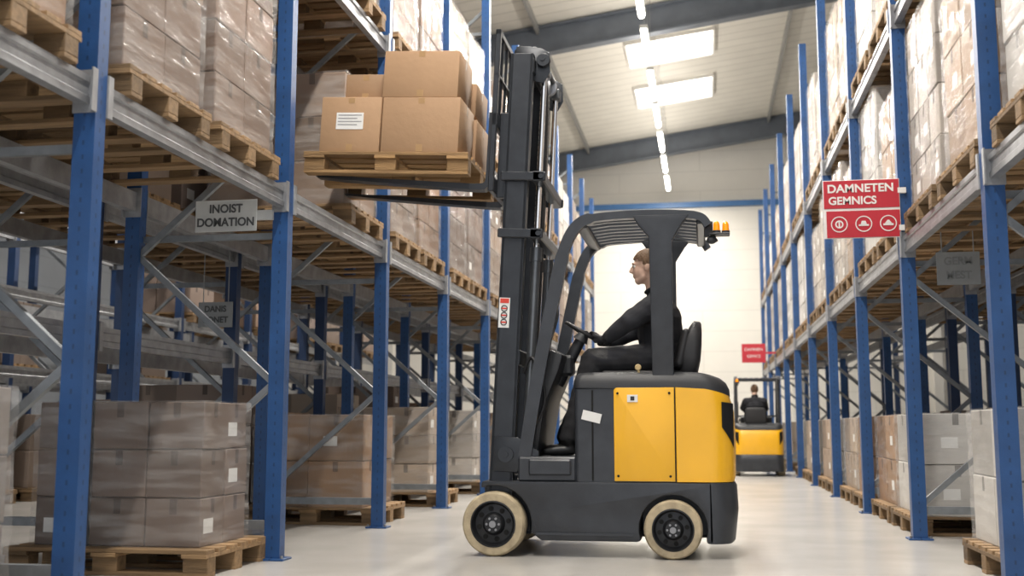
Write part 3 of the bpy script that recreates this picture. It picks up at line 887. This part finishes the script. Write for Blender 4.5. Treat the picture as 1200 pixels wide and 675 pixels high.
for s, el in ((-1, (-.470, YC-.265, 1.480)), (1, (-.46, YC+.25, 1.46))):
    wr = hand(s); WR[s] = wr
    sh = Vector((-.265, YC+s*.195, 1.615))
    m.tcap((-.275, YC+s*.08, 1.62), sh, .082, .084); m.tcap(sh, el, .084, .066); m.tcap(el, wr+(Vector(el)-wr)*.12, .064, .044); m.tcap(wr+(Vector(el)-wr)*.12, wr, .027, .024)
# legs
for s, kn, an in ((-1, (-.72, YC-.14, 1.235), (-.88, YC-.13, .735)), (1, (-.70, YC+.13, 1.24), (-.93, YC+.12, .735))):
    m.tcap((-.21, YC+s*.09, 1.255), kn, .104, .085); m.tcap(kn, ((kn[0]+an[0])/2+.02, (kn[1]+an[1])/2, 1.03), .083, .082)
    m.tcap(((kn[0]+an[0])/2+.02, (kn[1]+an[1])/2, 1.03), an, .082, .068)
    m.tcap(an, (an[0]+.01, an[1], .665), .046, .042); m.tcap((an[0]+.02, an[1], .655), (an[0]-.10, an[1]-.01, .65), .036, .034, 1.1); m.tcap((an[0]-.10, an[1]-.01, .648), (an[0]-.155, an[1]-.015, .643), .034, .027, 1.25)
me = m.mesh('body_raw', M_JACK)
tmp = bpy.data.objects.new('body_raw', me); COL.objects.link(tmp)
rm = tmp.modifiers.new('r', 'REMESH'); rm.mode = 'VOXEL'; rm.voxel_size = .0062
smo = tmp.modifiers.new('s', 'SMOOTH'); smo.factor = .5; smo.iterations = 4
bpy.context.view_layer.update()
bme = bpy.data.meshes.new_from_object(tmp.evaluated_get(bpy.context.evaluated_depsgraph_get()))
bpy.data.objects.remove(tmp)
bme.materials.clear()
M_GLOVE = mat('dark_glove', (.02, .02, .022), .65, 0, .2, 30, .3, 60)
for q in (M_JACK, M_SKIN, M_TROU, M_SHOE, M_GLOVE): bme.materials.append(q)
for p in bme.polygons:
    c = p.center; k = 0
    if c.z > 1.735+(c.x+.31)*.5: k = 1
    elif any((c-WR[s]).length < .14 and c.x < WR[s].x+.012 for s in WR): k = 4
    elif c.z < .715: k = 3
    elif c.z < 1.20 or (c.x < -.42 and c.z < 1.34 and abs(c.y-YC) < .25 and not any((c-WR[s]).length < .16 for s in WR)): k = 2
    p.material_index = k; p.use_smooth = True
# cloth folds in the sleeves, jacket and trousers
nrm = [v.normal.copy() for v in bme.vertices]
cos = [v.co.copy() for v in bme.vertices]
flat = []
for c, nn in zip(cos, nrm):
    if c.z < 1.68 and c.z > .72 and not any((c-WR[s]).length < .13 and c.x < WR[s].x+.02 for s in WR):
        f = math.sin(c.x*50+c.z*34+3*math.sin(c.y*20))*math.sin(c.z*40-c.x*18+c.y*14)
        c = c+nn*(.0032*f)
    flat += [c.x, c.y, c.z]
bme.vertices.foreach_set('co', flat); bme.update()
bme.transform(Matrix.Translation(-PB))
person = bpy.data.objects.new('person', bme); COL.objects.link(person); person.location = PB
person['label'] = 'person in black jacket seated with both hands on steering wheel'; person['category'] = 'person'
def hairpart():
    tb = bmesh.new()
    bmesh.ops.create_icosphere(tb, subdivisions=5, radius=1)
    for v in tb.verts:
        n = v.co.copy()
        q = Vector((n.x*.106, n.y*.085, n.z*.104))
        if n.x > 0 and n.z < -.1: q.x *= .96
        v.co = hp(.012, 0, .026)+q*(1+.014*math.sin(n.x*40+n.y*23)*math.sin(n.z*31))
    dele = []
    for f in tb.faces:
        c = f.calc_center_median()-HC
        lim = .054 if c.x < -.05 else (.036 if c.x < -.022 else (.010 if c.x < .028 else -.045))
        if c.z < lim: dele.append(f)
    bmesh.ops.delete(tb, geom=dele, context='FACES')
    bmesh.ops.solidify(tb, geom=list(tb.faces), thickness=.004)
    m = MB(); m.add(tb, ang=1.2); return m
hairpart().obj('hair', M_HAIR, person, PB, 'short brown hair')
for s in (-1, 1):
    m = MB()
    m.ell(hp(-.079, s*.029, .004), (.010, .012, .009), mi=0, seg=12); m.ell(hp(-.0865, s*.030, .004), (.004, .006, .006), mi=1, seg=10)
    m.obj('eye', [M_LABEL, M_INK], person, PB)
    m = MB(); m.tcap(hp(-.088, s*.042, .022), hp(-.094, s*.018, .026), .0035, .004, seg=8)
    m.obj('eyebrow', M_HAIR, person, PB)
m = MB(); m.tube([(-.308+.064*math.cos(a), YC+.067*math.sin(a), 1.728+.030*math.cos(a)) for a in [2*math.pi*k/24 for k in range(24)]], .013, closed=True)
m.obj('jacket_collar', M_JACK, person, PB)

# ------------------------------------------------------------------ second truck
def copy_tree(o, parent=None):
    n = o.copy(); COL.objects.link(n)
    if parent is not None: n.parent = parent
    for ch in list(o.children): copy_tree(ch, n)
    return n
bpy.context.view_layer.update()
M2 = Matrix.Translation((.87, 19.5, 0)) @ Matrix.Rotation(R(-90), 4, 'Z') @ Matrix.Diagonal((.76, .74, .76, 1)) @ Matrix.Translation(-FB)
t2 = copy_tree(truck); t2.matrix_world = M2 @ truck.matrix_world
t2['label'] = 'smaller yellow forklift seen from behind, mast lowered, standing in the aisle'
p2 = copy_tree(person); p2.matrix_world = M2 @ person.matrix_world
p2['label'] = 'person in dark clothing seated on the distant forklift'
for ch in t2.children:
    if ch.name.startswith('mast'): ch.scale = (1, 1, .34)
    if ch.name.startswith('fork_carriage'): ch.scale = (1, 1, .32); ch.location = (-.09, 0, -.68)

# ------------------------------------------------------------------ signs
SB = (1.18, 8.43, 2.19)
m = MB(); m.box(.905, 1.455, 8.425, 8.435, 2.19, 2.63, .002)
m.box(1.44, 1.50, 8.42, 8.455, 2.24, 2.28); m.box(1.44, 1.50, 8.42, 8.455, 2.52, 2.56)
sg_ = m.obj('warning_sign', M_SIGNW, base=SB, label='red and white warning sign with three round pictograms on rack upright', cat='sign')
for zz in ((2.415, 2.625, .910), (2.195, 2.395, .925)):
    m = MB(); m.box(zz[2], 1.450, 8.421, 8.4255, zz[0], zz[1])
    m.obj('sign_panel', M_SIGNR, sg_, SB)
text('sign_lettering', 'DAMNETEN', .086, Matrix.Translation((-.005, -.011, .372)), M_SIGNW, sg_, bold=.0022, sx=1.04)
text('sign_lettering', 'GEMNICS', .082, Matrix.Translation((-.065, -.011, .280)), M_SIGNW, sg_, bold=.0022, sx=1.0)
for k in range(3):
    cx = 1.015+.175*k; cz = 2.295
    m = MB(); m.lathe([(.060, 0), (.060, .005), (.053, .005), (.053, 0), (.060, 0)], (cx, 8.417, cz), seg=28)
    if k == 0:
        m.lathe([(.030, 0), (.030, .005), (.020, .005), (.020, 0), (.030, 0)], (cx, 8.417, cz), seg=16); m.box(cx-.005, cx+.005, 8.417, 8.4215, cz-.02, cz+.02)
    elif k == 1:
        m.box(cx-.036, cx+.036, 8.417, 8.4215, cz-.016, cz-.004); m.prism([(cx-.022, cz-.006), (cx+.022, cz-.006), (cx+.014, cz+.022), (cx-.014, cz+.022)], 8.417, 8.4215)
    else:
        m.box(cx-.036, cx+.036, 8.417, 8.4215, cz-.016, cz-.002); m.prism([(cx-.028, cz-.004), (cx+.028, cz-.004), (cx+.006, cz+.024), (cx-.006, cz+.024)], 8.417, 8.4215)
    m.obj('pictogram', M_SIGNW, sg_, SB)
m = MB(); m.box(.78, 1.26, 23.41, 23.42, 2.12, 2.51, .002); m.box(1.25, 1.50, 23.405, 23.45, 2.30, 2.34)
s2 = m.obj('warning_sign', M_SIGNR, base=(1.02, 23.42, 2.12), label='small red sign with white lettering fixed to a far rack upright', cat='sign')
text('sign_lettering', 'DAMNEN', .088, Matrix.Translation((0, -.012, .27)), M_SIGNW, s2)
text('sign_lettering', 'GEMICS', .080, Matrix.Translation((0, -.012, .13)), M_SIGNW, s2)
def hang_sign(x, y, z, w_, h_, lines, label, up, sz, ink, mt):
    m = MB(); m.box(x-w_/2, x+w_/2, y-.005, y+.005, z, z+h_, .002)
    if up:
        for x_ in (x-w_/2+.04, x+w_/2-.04): m.cyl((x_, y, z+h_-.02), (x_, y, up), .004, seg=6)
    else:
        m.box(x+w_/2-.02, -2.64, y, y+.03, z+h_*.35, z+h_*.65)
    s_ = m.obj('aisle_sign', mt, base=(x, y, z), label=label, cat='sign')
    for i, t_ in enumerate(lines):
        text('sign_lettering', t_, sz, Matrix.Translation((0, -.007, h_*(1-(i+.5)/len(lines))*.86+h_*.07)), ink, s_, bold=.0022, sx=.95)
M_SIGND = mat('sign_dim_grey', (.30, .32, .33), .5, 0, .15, 8)
hang_sign(-2.945, 6.47, 2.02, .41, .20, ('INOIST', 'DOMATION'), 'light grey sign with dark lettering fixed beneath the rack shelf', None, .074, M_DINK, M_SIGNG)
hang_sign(-3.98, 8.6, 1.62, .30, .21, ('DANIS', 'CONET'), 'small pale sign with grey lettering hanging inside the rack', 2.32, .07, M_DINK, M_SIGND)
hang_sign(1.83, 8.38, 1.82, .30, .24, ('GERM', 'MEST'), 'faint grey sign hanging below the rack beam', 2.23, .08, mat('faint_ink', (.22, .235, .245), .6), M_SIGND)

# ------------------------------------------------------------------ camera
cam = bpy.data.cameras.new('camera'); cam.lens = 39; cam.sensor_width = 36; cam.clip_end = 200
co = bpy.data.objects.new('camera', cam); COL.objects.link(co)
co.location = (0, 0, .8); co.rotation_euler = (R(97.15), 0, R(9.8))
cam.dof.use_dof = True; cam.dof.focus_distance = 7.2; cam.dof.aperture_fstop = 2.0
sc.camera = co
sc.view_settings.view_transform = 'Standard'
sc.view_settings.exposure = -.08
